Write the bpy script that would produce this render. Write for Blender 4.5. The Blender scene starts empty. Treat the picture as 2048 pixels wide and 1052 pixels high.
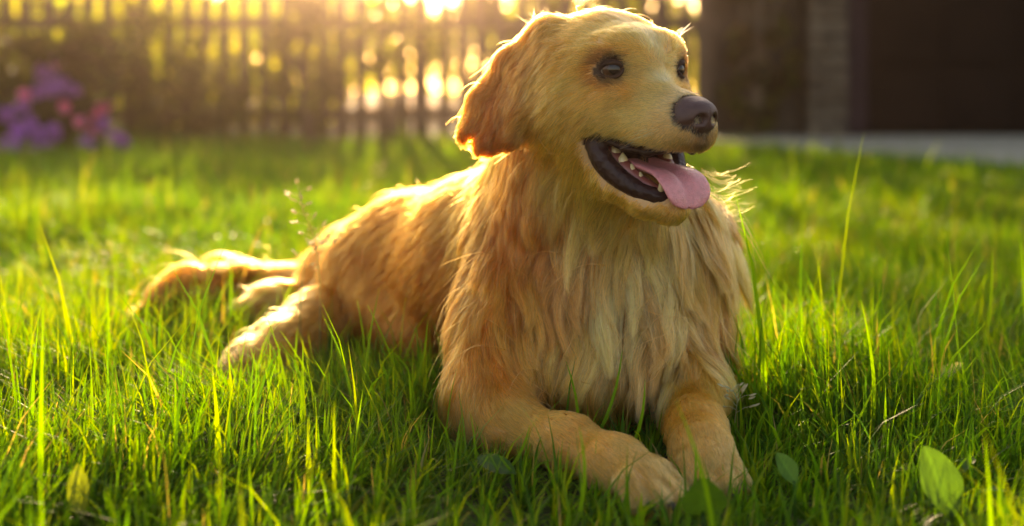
import bpy, math, os
import numpy as np
from mathutils import Vector
QUICK = ''

# ------------------------------------------------------------------ camera, sky, sun, exposure
sc = bpy.context.scene
col = sc.collection
FPX, YH, CH = 2389.0, 160.0, 0.42           # focal length in photo pixels, horizon row, camera height
cam_d = bpy.data.cameras.new('camera')
cam = bpy.data.objects.new('camera', cam_d)
col.objects.link(cam)
cam.location = (0, 0, CH)
cam.rotation_euler = (math.radians(90), 0, 0)
cam_d.sensor_width = 36.0
cam_d.lens = 36.0 * FPX / 2048
cam_d.shift_y = -(526 - YH) / 2048
cam_d.clip_start, cam_d.clip_end = 0.02, 2000
cam_d.dof.use_dof = True
cam_d.dof.focus_distance = 1.29
cam_d.dof.aperture_fstop = 2.2
sc.camera = cam

SUN_EL, SUN_AZ = math.radians(13.0), math.radians(-6.5)      # azimuth measured from +Y towards +X
world = bpy.data.worlds.new('World')
sc.world = world
world.use_nodes = True
wn = world.node_tree.nodes
bg = wn['Background']
sky = wn.new('ShaderNodeTexSky')
sky.sky_type = 'NISHITA'
sky.sun_disc = False
sky.sun_elevation = SUN_EL
sky.sun_rotation = SUN_AZ
sky.air_density, sky.dust_density, sky.ozone_density = 1.0, 2.0, 0.6
world.node_tree.links.new(sky.outputs[0], bg.inputs[0])
bg.inputs[1].default_value = 0.15
sun_d = bpy.data.lights.new('sun', 'SUN')
sun_d.energy = 5.0
sun_d.angle = math.radians(0.6)
sun_d.color = (1.0, 0.82, 0.56)
sun = bpy.data.objects.new('sun', sun_d)
col.objects.link(sun)
to_sun = Vector((math.sin(SUN_AZ) * math.cos(SUN_EL), math.cos(SUN_AZ) * math.cos(SUN_EL), math.sin(SUN_EL)))
sun.rotation_euler = to_sun.to_track_quat('Z', 'Y').to_euler()
sun.location = to_sun * 40

sc.view_settings.view_transform = 'Standard'
sc.view_settings.look = 'None'
sc.view_settings.exposure = 1.75
sc.view_settings.gamma = 1.0
sc.view_settings.use_white_balance = True
sc.view_settings.white_balance_temperature = 8300
sc.view_settings.white_balance_tint = 20
sc.render.engine = 'CYCLES'
cy = sc.cycles
cy.use_denoising = True
cy.max_bounces = 10
cy.diffuse_bounces = 3
cy.glossy_bounces = 6
cy.transmission_bounces = 8
cy.volume_bounces = 0
cy.transparent_max_bounces = 8
cy.sample_clamp_indirect = 6.0
cy.caustics_reflective = cy.caustics_refractive = False
cy.use_adaptive_sampling = True
cy.adaptive_threshold = 0.01

# ------------------------------------------------------------------ helpers
rng = np.random.default_rng(7)

def W(px, py, Y):
    """photo pixel at depth Y -> world"""
    return np.array([(px - 1024) * Y / FPX, Y, CH - (py - YH) * Y / FPX])

def WZ(px, py, z):
    """photo pixel at height z -> world"""
    return W(px, py, (CH - z) * FPX / (py - YH))

def lin(r, g, b):
    f = lambda c: (c / 255 / 12.92) if c <= 10 else ((c / 255 + 0.055) / 1.055) ** 2.4
    return np.array([f(r), f(g), f(b)])

def unit(v):
    return v / (np.linalg.norm(v, axis=-1, keepdims=True) + 1e-12)

def mesh_data(name, V, F, smooth=True, cols=None):
    """V (n,3); F (m,k) all faces with k corners, or a list of such arrays"""
    Fs = F if isinstance(F, list) else [F]
    V = np.ascontiguousarray(V, dtype=np.float32)
    me = bpy.data.meshes.new(name)
    me.vertices.add(len(V))
    me.vertices.foreach_set('co', V.ravel())
    idx = np.concatenate([np.asarray(f, dtype=np.int32).ravel() for f in Fs])
    tot = np.concatenate([np.full(len(f), np.asarray(f).shape[1], dtype=np.int32) for f in Fs])
    start = np.concatenate([[0], np.cumsum(tot)[:-1]]).astype(np.int32)
    me.loops.add(len(idx))
    me.loops.foreach_set('vertex_index', idx)
    me.polygons.add(len(tot))
    me.polygons.foreach_set('loop_start', start)
    me.polygons.foreach_set('use_smooth', np.full(len(tot), smooth))
    if cols is not None:
        a = me.color_attributes.new('tint', 'FLOAT_COLOR', 'POINT')
        c4 = np.ones((len(V), 4), dtype=np.float32)
        c4[:, :3] = cols
        a.data.foreach_set('color', c4.ravel())
    me.update()
    me.validate()
    return me

def add(name, me, mat=None, parent=None, loc=None):
    o = bpy.data.objects.new(name, me)
    col.objects.link(o)
    if mat is not None:
        me.materials.clear()
        me.materials.append(mat)
    if parent is not None:
        o.parent = parent
    if loc is not None:
        o.location = loc
    return o

def thing(name, label, cat, loc=(0, 0, 0), group=None):
    o = bpy.data.objects.new(name, None)
    col.objects.link(o)
    o.empty_display_size = 0.05
    o.location = loc
    return tag(o, label, cat, group)

def tag(o, label, cat, group=None):
    o['label'] = label
    o['category'] = cat
    if group:
        o['group'] = group
    return o

def box_arrays(x0, x1, y0, y1, z0, z1, bev=0.0):
    """a box with chamfered vertical and horizontal edges"""
    b = bev
    if b <= 0:
        V = np.array([[x, y, z] for z in (z0, z1) for y in (y0, y1) for x in (x0, x1)], float)
        F = np.array([[0, 2, 3, 1], [4, 5, 7, 6], [0, 1, 5, 4], [2, 6, 7, 3], [0, 4, 6, 2], [1, 3, 7, 5]])
        return V, F
    rings = []
    for z, i in ((z0, b), (z0 + b, 0), (z1 - b, 0), (z1, b)):
        a, c, d, e = x0 + i, x1 - i, y0 + i, y1 - i
        rings.append([[a + b, d, z], [c - b, d, z], [c, d + b, z], [c, e - b, z], [c - b, e, z], [a + b, e, z], [a, e - b, z], [a, d + b, z]])
    V = np.array(rings, float).reshape(-1, 3)
    F = []
    for r in range(3):
        for k in range(8):
            F.append([r * 8 + k, r * 8 + (k + 1) % 8, (r + 1) * 8 + (k + 1) % 8, (r + 1) * 8 + k])
    F = np.array(F)
    caps = np.array([[7, 6, 5, 4, 3, 2, 1, 0], [24, 25, 26, 27, 28, 29, 30, 31]])
    return V, [F, caps]

def tube_arrays(P, R, n=8, cap=True):
    """a tapered tube along points P with radii R"""
    P = np.asarray(P, float)
    R = np.broadcast_to(np.asarray(R, float), (len(P),))
    T = unit(np.gradient(P, axis=0))
    up = np.array([0, 0, 1.0]) if abs(T[0, 2]) < 0.9 else np.array([1.0, 0, 0])
    V = []
    for p, t, r in zip(P, T, R):
        a = unit(np.cross(t, up))
        b = np.cross(t, a)
        up = np.cross(a, t)
        ang = np.arange(n) * 2 * np.pi / n
        V.append(p + r * (np.cos(ang)[:, None] * a + np.sin(ang)[:, None] * -b))
    V = np.concatenate(V)
    F = []
    for i in range(len(P) - 1):
        for k in range(n):
            F.append([i * n + k, i * n + (k + 1) % n, (i + 1) * n + (k + 1) % n, (i + 1) * n + k])
    out = [np.array(F)]
    if cap:
        out.append(np.array([list(range(n))[::-1], list(range((len(P) - 1) * n, len(P) * n))]))
    return V, out

def vnoise(P, scale, seed=0, oct=2):
    """cheap smooth value noise in 0..1 for points (n,2) or (n,3)"""
    P = np.asarray(P, float)
    if P.shape[1] == 2:
        P = np.c_[P, np.zeros(len(P))]
    tot = np.zeros(len(P)); amp = 1.0; s = 0.0
    for o in range(oct):
        Q = P * scale * (2 ** o) + seed * 17.13 + o * 5.7
        I = np.floor(Q).astype(np.int64)
        f = Q - I
        f = f * f * (3 - 2 * f)
        acc = np.zeros(len(P))
        for dx in (0, 1):
            for dy in (0, 1):
                for dz in (0, 1):
                    h = ((I[:, 0] + dx) * 73856093) ^ ((I[:, 1] + dy) * 19349663) ^ ((I[:, 2] + dz) * 83492791)
                    h = (h ^ (h >> 13)) * 1274126177 & 0x7fffffff
                    h = ((h ^ (h >> 15)) & 0xffff) / 65535.0
                    w = (f[:, 0] if dx else 1 - f[:, 0]) * (f[:, 1] if dy else 1 - f[:, 1]) * (f[:, 2] if dz else 1 - f[:, 2])
                    acc += w * h
        tot += amp * acc; s += amp; amp *= 0.5
    return tot / s

# ------------------------------------------------------------------ materials
def new_mat(name):
    m = bpy.data.materials.new(name)
    m.use_nodes = True
    n = m.node_tree.nodes
    return m, n, m.node_tree.links, n['Principled BSDF'], n['Material Output']

def rough_mat(name, c1, c2, scale=8.0, rough=0.7, bump=0.3, detail=6.0, spec=0.4, dist=0.01):
    m, n, l, p, out = new_mat(name)
    tc = n.new('ShaderNodeTexCoord')
    nz = n.new('ShaderNodeTexNoise')
    nz.inputs['Scale'].default_value = scale
    nz.inputs['Detail'].default_value = detail
    l.new(tc.outputs['Object'], nz.inputs['Vector'])
    cr = n.new('ShaderNodeValToRGB')
    cr.color_ramp.elements[0].position = 0.3
    cr.color_ramp.elements[1].position = 0.7
    cr.color_ramp.elements[0].color = (*c1, 1)
    cr.color_ramp.elements[1].color = (*c2, 1)
    l.new(nz.outputs['Fac'], cr.inputs[0])
    l.new(cr.outputs[0], p.inputs['Base Color'])
    p.inputs['Roughness'].default_value = rough
    p.inputs['Specular IOR Level'].default_value = spec
    if bump:
        b = n.new('ShaderNodeBump')
        b.inputs['Strength'].default_value = bump
        b.inputs['Distance'].default_value = dist
        l.new(nz.outputs['Fac'], b.inputs['Height'])
        l.new(b.outputs[0], p.inputs['Normal'])
    return m

def leaf_mat(name, trans=0.5, gloss=0.35, tr_tint=(1.4, 1.2, 0.30)):
    """vertex tint as leaf colour, light passing through from behind"""
    m, n, l, p, out = new_mat(name)
    at = n.new('ShaderNodeAttribute')
    at.attribute_name = 'tint'
    l.new(at.outputs['Color'], p.inputs['Base Color'])
    p.inputs['Roughness'].default_value = 0.45
    p.inputs['Specular IOR Level'].default_value = gloss
    tr = n.new('ShaderNodeBsdfTranslucent')
    mul = n.new('ShaderNodeMix')
    mul.data_type = 'RGBA'
    mul.blend_type = 'MULTIPLY'
    mul.inputs['Factor'].default_value = 1.0
    l.new(at.outputs['Color'], mul.inputs['A'])
    mul.inputs['B'].default_value = (*[2.0 * t for t in tr_tint], 1)
    l.new(mul.outputs['Result'], tr.inputs['Color'])
    mx = n.new('ShaderNodeMixShader')
    mx.inputs[0].default_value = trans
    l.new(p.outputs[0], mx.inputs[1])
    l.new(tr.outputs[0], mx.inputs[2])
    l.new(mx.outputs[0], out.inputs['Surface'])
    return m

M = {}
M['soil'] = rough_mat('soil', (0.035, 0.034, 0.012), (0.085, 0.075, 0.030), 60, 0.95, 0.6)
M['grass'] = leaf_mat('grass_blade', 0.58, 0.10)
M['straw'] = leaf_mat('dry_straw', 0.45, 0.2, (1.05, 1.0, 0.85))
M['leaf'] = leaf_mat('leaf', 0.6, 0.3)
M['sunleaf'] = leaf_mat('thin_leaf', 0.72, 0.2, (1.55, 1.45, 0.10))
M['petal'] = leaf_mat('petal', 0.55, 0.1, (1.0, 0.9, 1.0))
M['fence'] = rough_mat('weathered_fence_wood', (0.045, 0.028, 0.018), (0.085, 0.055, 0.035), 14, 0.85, 0.4)
M['bark'] = rough_mat('bark', (0.05, 0.035, 0.02), (0.10, 0.07, 0.045), 25, 0.9, 0.6)
M['stone'] = rough_mat('stone', (0.035, 0.027, 0.020), (0.12, 0.095, 0.07), 12, 0.95, 0.6, 6.0, 0.1)
M['mortar'] = rough_mat('mortar', (0.03, 0.026, 0.022), (0.05, 0.045, 0.04), 40, 0.95, 0.3)
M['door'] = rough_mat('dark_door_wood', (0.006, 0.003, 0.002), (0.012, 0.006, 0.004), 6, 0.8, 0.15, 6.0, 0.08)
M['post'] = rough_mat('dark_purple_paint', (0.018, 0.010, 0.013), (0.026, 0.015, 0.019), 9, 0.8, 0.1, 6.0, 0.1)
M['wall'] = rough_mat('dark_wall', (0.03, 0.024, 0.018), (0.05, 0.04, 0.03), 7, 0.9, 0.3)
M['paving'] = rough_mat('paving', (0.24, 0.21, 0.15), (0.36, 0.32, 0.24), 5, 0.9, 0.3)

# ------------------------------------------------------------------ distance-field sculpting
class Field:
    """smooth union of round cones, with smooth cuts; every piece may carry fur attributes"""
    def __init__(s):
        s.prims = []
        s.cuts = []

    def rc(s, a, b, ra, rb, k=0.02, **at):
        s.prims.append((np.asarray(a, float), np.asarray(b, float), ra, rb, k, at))

    def chain(s, pts, rs, k=0.02, **at):
        for i in range(len(pts) - 1):
            s.rc(pts[i], pts[i + 1], rs[i], rs[i + 1], k, **at)

    def ball(s, a, r, k=0.02, **at):
        s.rc(a, np.asarray(a, float) + np.array([0, 0, 1e-5]), r, r, k, **at)

    @staticmethod
    def dist(P, a, b, ra, rb):
        ba = b - a
        L2 = float(ba @ ba)
        h = np.clip(((P - a) @ ba) / L2, 0, 1)
        d = P - a - h[:, None] * ba
        return np.sqrt(np.einsum('ij,ij->i', d, d)) - (ra + (rb - ra) * h)

    def __call__(s, P):
        P = np.asarray(P, dtype=np.float64)
        D = None
        for a, b, ra, rb, k, at in s.prims:
            d = s.dist(P, a, b, ra, rb)
            if D is None:
                D = d
            else:
                h = np.maximum(k - np.abs(D - d), 0) / k
                D = np.minimum(D, d) - h * h * k * 0.25
        for fn, k in s.cuts:
            d = -fn(P)
            h = np.maximum(k - np.abs(D - d), 0) / k
            D = np.maximum(D, d) + h * h * k * 0.25
        return D

    def grad(s, P, e=0.002):
        K = np.array([[1, -1, -1], [-1, -1, 1], [-1, 1, -1], [1, 1, 1]], float)
        g = 0
        for kv in K:
            g = g + kv * s(P + kv * e)[:, None]
        return unit(g)

    def attrs(s, P, names, soft=0.012):
        """fur attributes blended from the pieces a point is nearest to"""
        Ds = np.stack([s.dist(P, a, b, ra, rb) for a, b, ra, rb, k, at in s.prims if at])
        ats = [at for *_, at in s.prims if at]
        Wt = np.exp(-(Ds - Ds.min(0)) / soft)
        Wt /= Wt.sum(0)
        out = {}
        for nm in names:
            A = np.array([np.atleast_1d(a[nm]) for a in ats], float)
            out[nm] = Wt.T @ A
        out['dom'] = Ds.argmin(0)
        return out, ats

def polygonize(fn, lo, hi, h, block=8):
    """surface nets on a narrow band"""
    lo = np.asarray(lo, float)
    n = (np.ceil((np.asarray(hi) - lo) / h / block).astype(int)) * block
    nb = n // block
    G = np.stack(np.meshgrid(*[np.arange(k) for k in nb], indexing='ij'), -1).reshape(-1, 3)
    C = lo + (G * block + (block) / 2.0) * h
    d = fn(C)
    full = np.repeat(np.repeat(np.repeat(d.reshape(nb).astype(np.float32), block, 0), block, 1), block, 2)
    act = np.abs(d) < block * h * 1.15
    loc = np.stack(np.meshgrid(*[np.arange(block)] * 3, indexing='ij'), -1).reshape(-1, 3)
    I = (G[act][:, None, :] * block + loc[None]).reshape(-1, 3)
    vals = np.concatenate([fn(lo + I[i:i + 400000] * h) for i in range(0, len(I), 400000)])
    full[I[:, 0], I[:, 1], I[:, 2]] = vals
    ins = full < 0
    c = [(x, y, z) for x in (0, 1) for y in (0, 1) for z in (0, 1)]
    sl = lambda a, o: a[o[0]:a.shape[0] - 1 + o[0], o[1]:a.shape[1] - 1 + o[1], o[2]:a.shape[2] - 1 + o[2]]
    an = np.zeros([k - 1 for k in full.shape], bool)
    al = np.ones_like(an)
    for o in c:
        q = sl(ins, o)
        an |= q
        al &= q
    cells = np.argwhere(an & ~al)
    vid = np.full(an.shape, -1, np.int32)
    vid[cells[:, 0], cells[:, 1], cells[:, 2]] = np.arange(len(cells))
    acc = np.zeros((len(cells), 3)); cnt = np.zeros(len(cells))
    cv = {o: full[cells[:, 0] + o[0], cells[:, 1] + o[1], cells[:, 2] + o[2]].astype(float) for o in c}
    for o in c:
        for ax in range(3):
            if o[ax] == 0:
                o2 = tuple(1 if i == ax else o[i] for i in range(3))
                a, b = cv[o], cv[o2]
                m = (a < 0) != (b < 0)
                t = np.where(m, a / np.where(m, a - b, 1), 0)
                p = np.tile(np.array(o, float), (len(cells), 1))
                p[:, ax] += t
                acc[m] += p[m]
                cnt += m
    V = lo + (cells + acc / np.maximum(cnt, 1)[:, None]) * h
    F = []
    for ax in range(3):
        u, v = (ax + 1) % 3, (ax + 2) % 3
        s0 = [slice(1, -1)] * 3
        s1 = [slice(1, -1)] * 3
        s0[ax] = slice(0, -1); s1[ax] = slice(1, None)
        A, B = ins[tuple(s0)], ins[tuple(s1)]
        E = np.argwhere(A != B)
        base = E.copy()
        for k in range(3):
            if k != ax:
                base[:, k] += 1
        flip = A[E[:, 0], E[:, 1], E[:, 2]]
        def g(du, dv):
            q = base.copy(); q[:, u] -= du; q[:, v] -= dv
            return vid[q[:, 0], q[:, 1], q[:, 2]]
        Q = np.stack([g(1, 1), g(0, 1), g(0, 0), g(1, 0)], 1)
        Q[~flip] = Q[~flip][:, ::-1]
        F.append(Q[(Q >= 0).all(1)])
    return V, np.concatenate(F)

# ------------------------------------------------------------------ the garden
GX, GY0, GY1 = 32, -14, 46
gn_ = 60
gxs = np.linspace(-GX, GX, gn_); gys = np.linspace(GY0, GY1, gn_)
gv = np.array([[x, y, 0] for y in gys for x in gxs], float)
gf_ = np.array([[j * gn_ + i, j * gn_ + i + 1, (j + 1) * gn_ + i + 1, (j + 1) * gn_ + i] for j in range(gn_ - 1) for i in range(gn_ - 1)])
o = add('ground', mesh_data('ground', gv, gf_), M['soil']); o['kind'] = 'structure'

# paved strip before the building
pv = np.array([[1.22, 7.2], [1.75, 6.2], [2.3, 5.35], [3.2, 4.8], [7.0, 4.4], [7.0, 8.6], [1.22, 8.6]])
pn = len(pv)
pV = np.r_[np.c_[pv, np.full(pn, -.02)], np.c_[pv, np.full(pn, .035)]]
pF = [np.array([[k, (k + 1) % pn, pn + (k + 1) % pn, pn + k] for k in range(pn)]), np.array([list(range(pn, 2 * pn))])]
o = add('patio', mesh_data('patio', pV, pF, False), M['paving']); o['kind'] = 'structure'

FY = 7.70
fence = thing('picket_fence', 'weathered brown picket fence behind the lawn, foliage showing through its gaps', 'fence', (-1.4, FY, 0))
pk = []
for v in range(5):
    w, t, h = .034 + .004 * rng.random(), .010, .955 + .03 * rng.random()
    Vp = []
    for y in (-t, t):
        Vp += [[-w, y, .03], [w, y, .03], [w, y, h - .05], [w * .35, y, h], [-w * .35, y, h], [-w, y, h - .05]]
    Fp = [np.array([[0, 1, 2, 3, 4, 5], [11, 10, 9, 8, 7, 6]]), np.array([[k, k + 6, (k + 1) % 6 + 6, (k + 1) % 6] for k in range(6)])]
    pk.append(mesh_data('picket', np.array(Vp), Fp, False))
    pk[-1].materials.append(M['fence'])
x = -4.25
while x < 1.30:
    q = bpy.data.objects.new('picket', pk[rng.integers(5)])
    col.objects.link(q); q.parent = fence
    q.location = (x + 1.4, 0, rng.normal(0, .008)); q.rotation_euler = (0, rng.normal(0, .012), 0)
    x += .129 + rng.normal(0, .006)
for z in (.20, .79):
    Vb, Fb = box_arrays(-2.87, 2.72, .012, .05, z - .035, z + .035, .004)
    add('rail', mesh_data('rail', Vb, Fb, False), M['fence'], fence)
for px_ in (-2.8, -1.0, .8, 2.65):
    Vb, Fb = box_arrays(px_ - .045, px_ + .045, .052, .14, 0, .99, .006)
    add('post', mesh_data('post', Vb, Fb, False), M['fence'], fence)

def leaves_mesh(C, N, size, cols, jitter=.35):
    """folded four-corner leaves at points C with facing N"""
    n = len(C)
    a = unit(rng.normal(0, 1, (n, 3)) + np.array([0, 0, -.4]))
    N = unit(N + rng.normal(0, jitter, (n, 3)))
    a = unit(a - (a * N).sum(1, keepdims=True) * N)
    b = np.cross(N, a)
    s = size * (.6 + .8 * rng.random((n, 1)))
    V_ = np.stack([C - a * s * .5, C + b * s * .30 + N * s * .06, C + a * s * .5 - N * s * .10, C - b * s * .30 + N * s * .06], 1).reshape(-1, 3)
    i = np.arange(n)[:, None] * 4
    F_ = np.concatenate([i + [0, 1, 2], i + [0, 2, 3]])
    return V_, F_, np.repeat(cols, 4, axis=0)

def shrub(name, label, cat, base, rx, ry, h, nl, size, pal, group=None, z0=.05, clumps=40, stems=5, mat='leaf'):
    """bush of leaf clumps on a few stems"""
    base = np.asarray(base, float)
    t = thing(name, label, cat, tuple(base), group)
    u = unit(rng.normal(0, 1, (clumps, 3)))
    cc = u * (rng.random((clumps, 1)) ** .35) * [rx, ry, (h - z0) / 2] + [0, 0, z0 + (h - z0) / 2]
    cs = (.12 + .16 * rng.random(clumps)) * max(rx, .25) * 1.1
    k = rng.integers(0, clumps, nl)
    d = rng.normal(0, 1, (nl, 3)); d = unit(d) * rng.random((nl, 1)) ** .45
    C = cc[k] + d * cs[k][:, None]
    ok = C[:, 2] > .02
    C, k, d = C[ok], k[ok], d[ok]
    pal = np.asarray(pal)
    cols = pal[rng.integers(0, len(pal), len(C))] * (.7 + .6 * rng.random((len(C), 1))) * (.75 + .5 * rng.random(clumps))[k][:, None]
    Vv, Ff, cv = leaves_mesh(C, d + [0, 0, .5], size, cols, .6)
    add('foliage', mesh_data('foliage', Vv, Ff, False, cv), M[mat], t)
    for s in range(stems):
        e = cc[rng.integers(clumps)]
        st = np.array([rng.normal(0, rx * .12), rng.normal(0, ry * .12), -.02])
        P_ = spline_([st, st + (e - st) * [.2, .2, .45], e], 7)
        Vt, Ft = tube_arrays(P_, np.linspace(.022, .006, 7) * (h / 1.2), 6)
        add('stem', mesh_data('stem', Vt, Ft), M['bark'], t)
    return t, cc

def spline_(P, n):
    P = np.asarray(P, float); t = np.linspace(0, 1, n)[:, None]
    return P[0] * (1 - t) ** 2 + 2 * P[1] * t * (1 - t) + P[2] * t ** 2

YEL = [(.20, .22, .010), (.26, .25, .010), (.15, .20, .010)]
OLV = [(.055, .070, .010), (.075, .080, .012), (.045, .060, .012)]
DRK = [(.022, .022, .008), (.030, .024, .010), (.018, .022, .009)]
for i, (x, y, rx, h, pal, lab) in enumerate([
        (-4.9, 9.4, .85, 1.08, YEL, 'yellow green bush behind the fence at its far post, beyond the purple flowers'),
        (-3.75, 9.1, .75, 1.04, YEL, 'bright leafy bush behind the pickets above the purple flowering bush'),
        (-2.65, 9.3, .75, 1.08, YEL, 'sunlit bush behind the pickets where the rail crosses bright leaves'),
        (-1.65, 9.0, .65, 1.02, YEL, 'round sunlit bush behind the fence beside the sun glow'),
        (.22, 9.3, .62, 3.1, OLV, 'tall slender olive tree behind the fence, seen beside the dog\'s ear'),  # crown raised above the view to dapple the right lawn with shade
        (1.10, 9.2, .55, 3.0, YEL, 'tall yellow green tree behind the fence, above the dog\'s head')]):  # also raised out of view, keeping sun off the right lawn and air
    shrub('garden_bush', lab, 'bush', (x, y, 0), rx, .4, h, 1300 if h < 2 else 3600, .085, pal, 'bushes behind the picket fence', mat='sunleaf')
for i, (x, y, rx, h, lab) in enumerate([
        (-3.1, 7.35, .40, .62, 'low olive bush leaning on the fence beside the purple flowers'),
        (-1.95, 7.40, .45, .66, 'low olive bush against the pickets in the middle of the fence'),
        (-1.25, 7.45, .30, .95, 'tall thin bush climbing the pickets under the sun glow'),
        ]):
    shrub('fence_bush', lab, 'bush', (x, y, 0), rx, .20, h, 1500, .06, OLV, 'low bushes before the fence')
for i, (x, y, rx, h, lab) in enumerate([
        (-8.5, 17.5, 2.0, 2.3, 'broad sunlit tree far beyond the fence post'), (-5.6, 15.5, 1.7, 2.1, 'tall yellow green tree beyond the fence and the purple flowers'),
        (-3.0, 17.2, 1.7, 2.2, 'round yellow green tree far beyond the fence'), (1.5, 17.0, 1.8, 2.3, 'sunlit tree beyond the fence over the dog\'s head'), (-.8, 21.0, 2.4, 1.9, 'low far tree under the sun glow')]):
    t, cc = shrub('garden_tree', lab, 'tree', (x, y, 0), rx, 1.0, h, 3200, .19, YEL, 'trees beyond the fence', .15, 60, 6, 'sunleaf')

for i, (x, lab) in enumerate([(-6.0, 'low sunny shrub beyond the fence, farthest from the garage'), (-4.6, 'low sunny shrub beyond the fence and the purple flowers'), (-3.3, 'low sunny shrub beyond the fence rail between two taller bushes'), (-2.1, 'low sunny shrub beyond the fence under the yellow tree')]):
    shrub('sunny_shrub', lab, 'bush', (x, 11.8 + .5 * (i % 2), 0), .75, .4, 1.45, 1000, .13, YEL, 'low shrubs beyond the fence', .05, 36, 5, 'sunleaf')

for (x, rx, lab) in ((-3.75, .45, 'leafy climber hanging over the fence above the purple blossoms'), (-2.35, .40, 'leafy climber over the fence between the low olive bushes'), (-.75, .35, 'thin leafy climber on the pickets beside the dog\'s ear')):
    shrub('fence_climber', lab, 'climber', (x, 7.58, 0), rx, .07, 1.0, 520, .07, OLV + YEL[:1], 'climbers on the picket fence', .40, 22, 4, 'sunleaf')

# flowering bush
t, cc = shrub('flowering_bush', 'leafy bush with purple and pink blossoms before the fence', 'bush', (-2.62, 6.75, 0), .56, .28, .74, 3000, .06, OLV + DRK)
top = cc[np.argsort(-cc[:, 2] - .6 * (-cc[:, 1]))]
spots = [W(*q) for q in ((15, 230, 6.55), (130, 215, 6.6), (45, 215, 6.6), (175, 290, 6.45), (110, 125, 6.7), (205, 250, 6.55), (60, 310, 6.4), (85, 140, 6.62), (60, 262, 6.5), (35, 262, 6.5), (30, 292, 6.4), (105, 262, 6.5), (215, 208, 6.6), (190, 230, 6.6), (245, 285, 6.5), (80, 182, 6.6), (145, 180, 6.6))] + [W(95, 150, 6.6), W(125, 165, 6.6), W(110, 175, 6.55), W(45, 265, 6.5), W(75, 270, 6.5), W(20, 285, 6.45), W(90, 290, 6.5), W(205, 215, 6.6), W(160, 245, 6.55), W(50, 190, 6.6), W(230, 280, 6.5), W(140, 320, 6.4), W(190, 260, 6.6), W(10, 300, 6.4), W(60, 250, 6.5)]
PUR = np.array([(.36, .14, .42), (.42, .18, .46), (.30, .12, .36)])
PNK = np.array([(.65, .18, .34), (.6, .22, .40)])
for i, s_ in enumerate(spots):
    pal = PNK if i in (1, 12, 13, 24, 25, 26, 29) else PUR
    nf_ = 44
    d = unit(rng.normal(0, 1, (nf_, 3)))
    r = .052 if pal is PUR else .036
    C = d * rng.random((nf_, 1)) ** .4 * [r, r * .7, r]
    Vv, Ff, cv = leaves_mesh(C, d, .042, pal[rng.integers(0, len(pal), nf_)] * (.7 + .6 * rng.random((nf_, 1))), .3)
    add('blossom', mesh_data('blossom', Vv, Ff, False, cv), M['petal'], t, tuple(s_ - np.array([-2.62, 6.75, 0])))

# building on the far side of the patio
BY = 8.25
house = thing('garage', 'dark garage with a wide unlit door behind the patio', 'garage', (4.2, BY, 0))
def hbox(name, x0, x1, y0, y1, z0, z1, mat, parent, bev=.01):
    b0 = np.array([4.2, BY, 0])
    Vb, Fb = box_arrays(x0 - b0[0], x1 - b0[0], y0 - b0[1], y1 - b0[1], z0, z1, bev)
    return add(name, mesh_data(name, Vb, Fb, False), mat, parent)
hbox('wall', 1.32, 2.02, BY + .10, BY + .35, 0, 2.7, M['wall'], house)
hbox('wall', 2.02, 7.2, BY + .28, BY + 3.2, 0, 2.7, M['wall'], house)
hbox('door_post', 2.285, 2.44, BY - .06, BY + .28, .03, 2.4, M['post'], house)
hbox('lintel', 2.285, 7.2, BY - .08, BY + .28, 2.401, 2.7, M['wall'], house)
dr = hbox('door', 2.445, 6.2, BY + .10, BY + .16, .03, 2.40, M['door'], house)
for k in range(5):
    for j in range(7):
        x0 = 2.46 + j * .53
        hbox('panel', x0 + .02, x0 + .50, BY + .080, BY + .099, .05 + k * .47 + .02, .05 + k * .47 + .45, M['door'], dr, .008)
hbox('roof', 1.2, 7.4, BY - .35, BY + 3.4, 2.702, 2.85, M['wall'], house)
pil = thing('stone_pillar', 'rough stone pillar of uneven brown blocks beside the dark garage door', 'pillar', (2.15, BY, 0))
Vb, Fb = box_arrays(-.125, .125, -.11, .2, 0, 2.4, .004)
add('mortar', mesh_data('mortar', Vb, Fb, False), M['mortar'], pil)
z = .01
while z < 2.36:
    hgt = .075 + .06 * rng.random()
    cut = rng.choice([0, 1, 2])
    xs = [-.137, .137] if cut == 0 else ([-.137, rng.uniform(-.06, .06), .137] if cut == 1 else [-.137, rng.uniform(-.06, -.03), rng.uniform(.03, .06), .137])
    for a, b in zip(xs[:-1], xs[1:]):
        Vb, Fb = box_arrays(a + .006, b - .006, -.125 - .03 * rng.random(), .19, z + .006, z + hgt - .006, .012)
        Vb = Vb + rng.normal(0, .003, Vb.shape)
        add('stone', mesh_data('stone', Vb, Fb, False), M['stone'], pil)
    z += hgt
# dark climber on the wall beside the pillar
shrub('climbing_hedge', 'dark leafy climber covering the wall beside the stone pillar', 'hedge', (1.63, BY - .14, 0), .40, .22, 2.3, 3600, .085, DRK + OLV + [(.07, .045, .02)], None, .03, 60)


# ------------------------------------------------------------------ the dog: body sculpted as one field
TH = math.radians(33)
HF = np.array([math.sin(TH), -math.cos(TH), 0.0])      # head forward
HS = np.array([math.cos(TH), math.sin(TH), 0.0])       # towards the dog's left ear
HU = np.array([0.0, 0.0, 1.0])
HO = np.array([0.1480, 1.34, 0.4335])                   # between the eyes
HB = np.stack([HF, HS, HU])

def H(f, s, u):
    return HO + np.array([f, s, u]) @ HB

def HV(f, s, u):
    return unit(np.array([f, s, u], float) @ HB)

def toH(P):
    return (np.asarray(P) - HO) @ HB.T

ORANGE = lin(200, 112, 42)
GOLD = lin(206, 126, 52)
PALE = lin(218, 156, 84)
CREAM = lin(240, 172, 112)
RUST = lin(180, 92, 36)
FACE = lin(230, 164, 84)

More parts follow.
